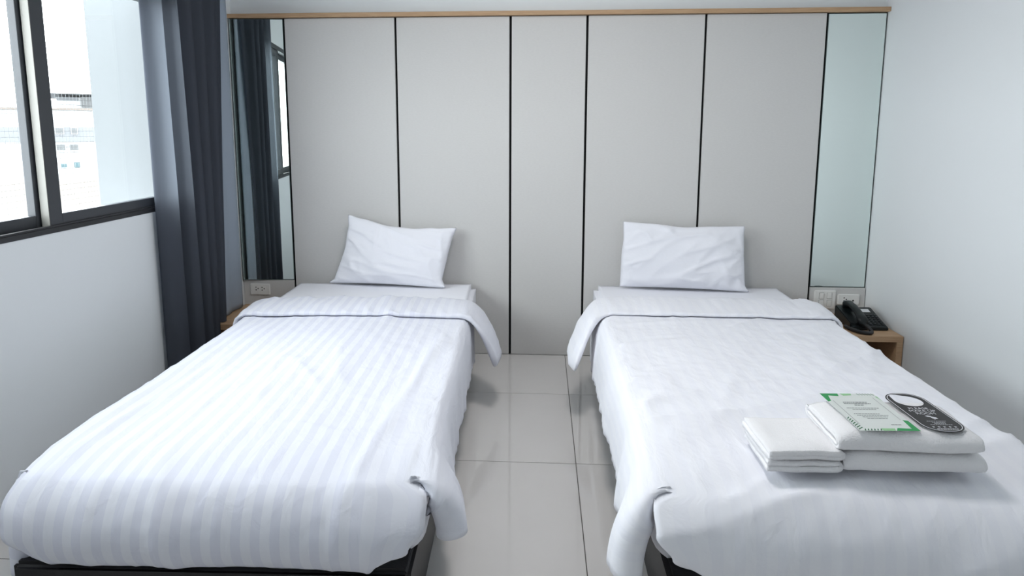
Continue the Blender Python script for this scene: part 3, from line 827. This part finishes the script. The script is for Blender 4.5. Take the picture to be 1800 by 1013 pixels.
for k in range(6):
    x = -cw+0.012+k*0.008; leaf.append([(x, -ch+0.001), (x+0.004, -ch+0.001), (x+0.007, -ch+0.011), (x+0.005, -ch+0.011)])
for k in range(6):
    x = cw-0.050+k*0.008; leaf.append([(x, ch-0.001), (x+0.003, ch-0.001), (x+0.006, ch-0.012), (x+0.004, ch-0.012)])
polys('dark_leaf_print', leaf, z2, 'dgreen', card)
lw = 0.0010; ix, iy = 0.060, 0.098
polys('border_line', [[(-ix, -iy+0.02), (-ix+lw, -iy+0.02), (-ix+lw, iy-0.03), (-ix, iy-0.03)], [(ix-lw, -iy+0.045), (ix, -iy+0.045), (ix, iy-0.01), (ix-lw, iy-0.01)]], z2, 'ink', card)
polys('small_print', dashes([(-0.038, 0.030, 0.056, 0.0045), (-0.040, 0.034, 0.047, 0.0045), (-0.015, 0.012, 0.038, 0.004),
      (-0.046, 0.040, 0.018, 0.0028), (-0.034, 0.030, 0.010, 0.0028), (-0.044, 0.024, -0.018, 0.0028), (-0.040, 0.042, -0.027, 0.0028), (-0.030, 0.036, -0.036, 0.0028), (-0.022, 0.034, -0.045, 0.0028), (0.020, 0.046, -0.082, 0.0032)], rnd), z2, 'ink', card)

hang = tag(empty('door_hanger', (1.079, -2.208, CZ+0.0012)), 'black door hanger asking to make up the room, on the top bath towel', 'door hanger')
hang.rotation_euler = (math.radians(1.5), 0, math.radians(3))
hw, hh = 0.054, 0.120
def rrect(w_, h_, rad, n=10):
    pts = []
    for cx_, cy_, a0 in ((w_-rad, h_-rad, 0), (-w_+rad, h_-rad, PI/2), (-w_+rad, -h_+rad, PI), (w_-rad, -h_+rad, 1.5*PI)):
        for k in range(n+1): a = a0+PI/2*k/n; pts.append((cx_+rad*math.cos(a), cy_+rad*math.sin(a)))
    return pts
outer = rrect(hw, hh, 0.046)
inner = []
for k in range(48):                             # cut-out: round opening with a smaller lobe towards the end
    a = 2*PI*k/48
    r1 = 0.037; x, y = r1*math.cos(a)*1.02, r1*math.sin(a)*0.95
    lob = math.exp(-((a-2.1)/0.42)**2)
    inner.append((x*(1+0.42*lob), y*(1+0.42*lob)+0.068))
def ring_fill(name, outer, inner, z, th, m, parent):
    """flat plate with a hole"""
    import mathutils.geometry as mg
    tris = mg.tessellate_polygon([[Vector((x, y, 0)) for x, y in outer], [Vector((x, y, 0)) for x, y in inner[::-1]]])
    allp = outer+inner[::-1]
    n = len(allp); V = [(x, y, z) for x, y in allp]+[(x, y, z+th) for x, y in allp]
    F = [tuple(t[::-1]) for t in tris]+[tuple(i+n for i in t) for t in tris]
    no = len(outer)
    for i in range(no): j = (i+1) % no; F.append((i, j, j+n, i+n))
    ni = len(inner)
    for i in range(ni): a_, b_ = no+i, no+(i+1) % ni; F.append((a_, b_, b_+n, a_+n))
    me = bpy.data.meshes.new(name); me.from_pydata(V, [], F)
    bm = bmesh.new(); bm.from_mesh(me); bmesh.ops.recalc_face_normals(bm, faces=bm.faces); bm.to_mesh(me); bm.free()
    return link(name, me, m, parent)
ring_fill('card', outer, inner, 0, 0.0009, 'blackcard', hang)
ring_fill('border_line', rrect(hw-0.0035, hh-0.0035, 0.043), rrect(hw-0.0052, hh-0.0052, 0.0415), 0.00092, 0.0002, 'whiteink', hang)
zt_ = 0.0012
text_mesh('lettering', 'PLEASE,\nMAKE UP\nROOM', 0.0165, (0, 0.002, zt_), 'whiteink', hang, 1.05, 0.0, 0.95)
# small hand-and-bird like mark
polys('mark', [[(-0.012, -0.028), (-0.004, -0.026), (0.004, -0.030), (0.000, -0.036), (-0.008, -0.033)], [(0.001, -0.031), (0.012, -0.038), (0.014, -0.044), (0.008, -0.046), (-0.002, -0.039)], [(-0.002, -0.041), (0.006, -0.046), (0.003, -0.050)]], zt_, 'whiteink', hang)
polys('small_print', dashes([(-0.026, 0.026, -0.060, 0.0018), (-0.016, 0.018, -0.067, 0.0018), (-0.014, 0.016, -0.073, 0.0018), (-0.028, 0.028, -0.080, 0.0018), (-0.026, 0.028, -0.1045, 0.0042)], rnd), zt_, 'whiteink', hang)
stars = []
for k in range(5):
    cx_ = -0.028+k*0.014; pts = []
    for q in range(10): a = PI/2+q*PI/5; rr = 0.0045 if q % 2 == 0 else 0.0019; pts.append((cx_+rr*math.cos(a), -0.0925+rr*math.sin(a)))
    stars.append(pts)
polys('stars', stars, zt_, 'whiteink', hang)

# ------------------------------------------------------------------ outside the window
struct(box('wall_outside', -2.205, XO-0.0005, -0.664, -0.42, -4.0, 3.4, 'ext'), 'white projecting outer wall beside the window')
def net():
    X = -2.207; y0, y1, z0, z1 = -4.3, -0.668, 0.5, 2.6; d = 0.0005; lst = []
    k = y0
    while k < y1: lst.append((X-d, X+d, k-d, k+d, z0, z1)); k += 0.025
    k = z0
    while k < z1: lst.append((X-d, X+d, y0, y1, k-d, k+d)); k += 0.025
    lst.append((X-0.004, X+0.004, y0, y1, z0-0.008, z0)); lst.append((X-0.004, X+0.004, y0, y1, z1, z1+0.008))
    o = boxes('bird_net', lst, 'net'); tag(o, 'fine square bird netting stretched outside the window', 'net', kind='stuff')
net()
struct(box('ground', -140, -6, -60, 140, -12.2, -12, 'ground'))
# local frame facing the camera along the view through the right-hand pane
RGT = Vector((math.cos(yaw), math.sin(yaw), 0)); FWD = Vector((-math.sin(yaw)*math.cos(pitch), math.cos(yaw)*math.cos(pitch), -math.sin(pitch))); UPV = RGT.cross(FWD)
def ray(px, py): return FWD+RGT*((px-876.2)/1201.5)+UPV*((413-py)/1201.5)
DH = ray(120, 220); DH.z = 0; DH.normalize()
BC = CAM+DH*46; BC.z = -12
bz = math.atan2(DH.y, DH.x)-PI/2
BXV = Vector((math.cos(bz), math.sin(bz), 0))
def loc2(px, py):
    d = ray(px, py); t = (BC-CAM).dot(DH)/d.dot(DH); p = CAM+d*t; return (p-BC).dot(BXV), p.z+12
bd = tag(empty('building', BC, bz), 'white rendered block with grey windows and a roof pavilion, seen through the window', 'building')
def fbox(name, pxa, pya, pxb, pyb, y0, y1, m, parent=bd):
    xa, za = loc2(pxa, pya); xb, zb = loc2(pxb, pyb)
    return box(name, min(xa, xb), max(xa, xb), y0, y1, min(za, zb), max(za, zb), m, parent)
_, z190 = loc2(120, 192); xl_, _ = loc2(-260, 192); xr_, _ = loc2(230, 192)
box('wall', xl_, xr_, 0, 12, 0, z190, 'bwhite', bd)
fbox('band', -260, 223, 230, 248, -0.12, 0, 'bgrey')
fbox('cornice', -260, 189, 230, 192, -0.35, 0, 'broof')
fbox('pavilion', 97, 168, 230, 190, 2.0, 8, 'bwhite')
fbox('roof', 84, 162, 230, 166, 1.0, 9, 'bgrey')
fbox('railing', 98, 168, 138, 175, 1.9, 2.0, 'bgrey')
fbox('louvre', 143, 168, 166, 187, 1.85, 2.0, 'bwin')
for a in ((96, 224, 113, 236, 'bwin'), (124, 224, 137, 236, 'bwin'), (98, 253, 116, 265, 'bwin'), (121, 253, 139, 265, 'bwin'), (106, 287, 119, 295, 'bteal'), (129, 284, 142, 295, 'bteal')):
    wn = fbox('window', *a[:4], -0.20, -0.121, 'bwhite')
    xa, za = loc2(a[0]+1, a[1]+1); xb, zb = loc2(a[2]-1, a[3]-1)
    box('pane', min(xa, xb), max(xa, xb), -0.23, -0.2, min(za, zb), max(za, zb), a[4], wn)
# lower neighbour with a brown tiled roof
rf = tag(empty('low_house', BC-DH*9, bz), 'low house with a brown tiled roof in front of the white block', 'house')
_, zr = loc2(120, 300)
zr = zr-0.2
bm = bmesh.new()
vv = [bm.verts.new(p) for p in ((-14, -3, zr-2.2), (6, -3, zr-2.2), (6, 3, zr), (-14, 3, zr), (-14, 3, zr-2.4), (6, 3, zr-2.4))]
for f in ((0, 1, 2, 3), (3, 2, 5, 4), (0, 3, 4), (1, 5, 2), (0, 4, 5, 1)): bm.faces.new([vv[i] for i in f])
link('roof', bm_mesh(bm), 'broof', rf)
box('wall', -13.6, 5.6, -2.6, 2.8, 0, zr-2.4, 'bwhite', rf)
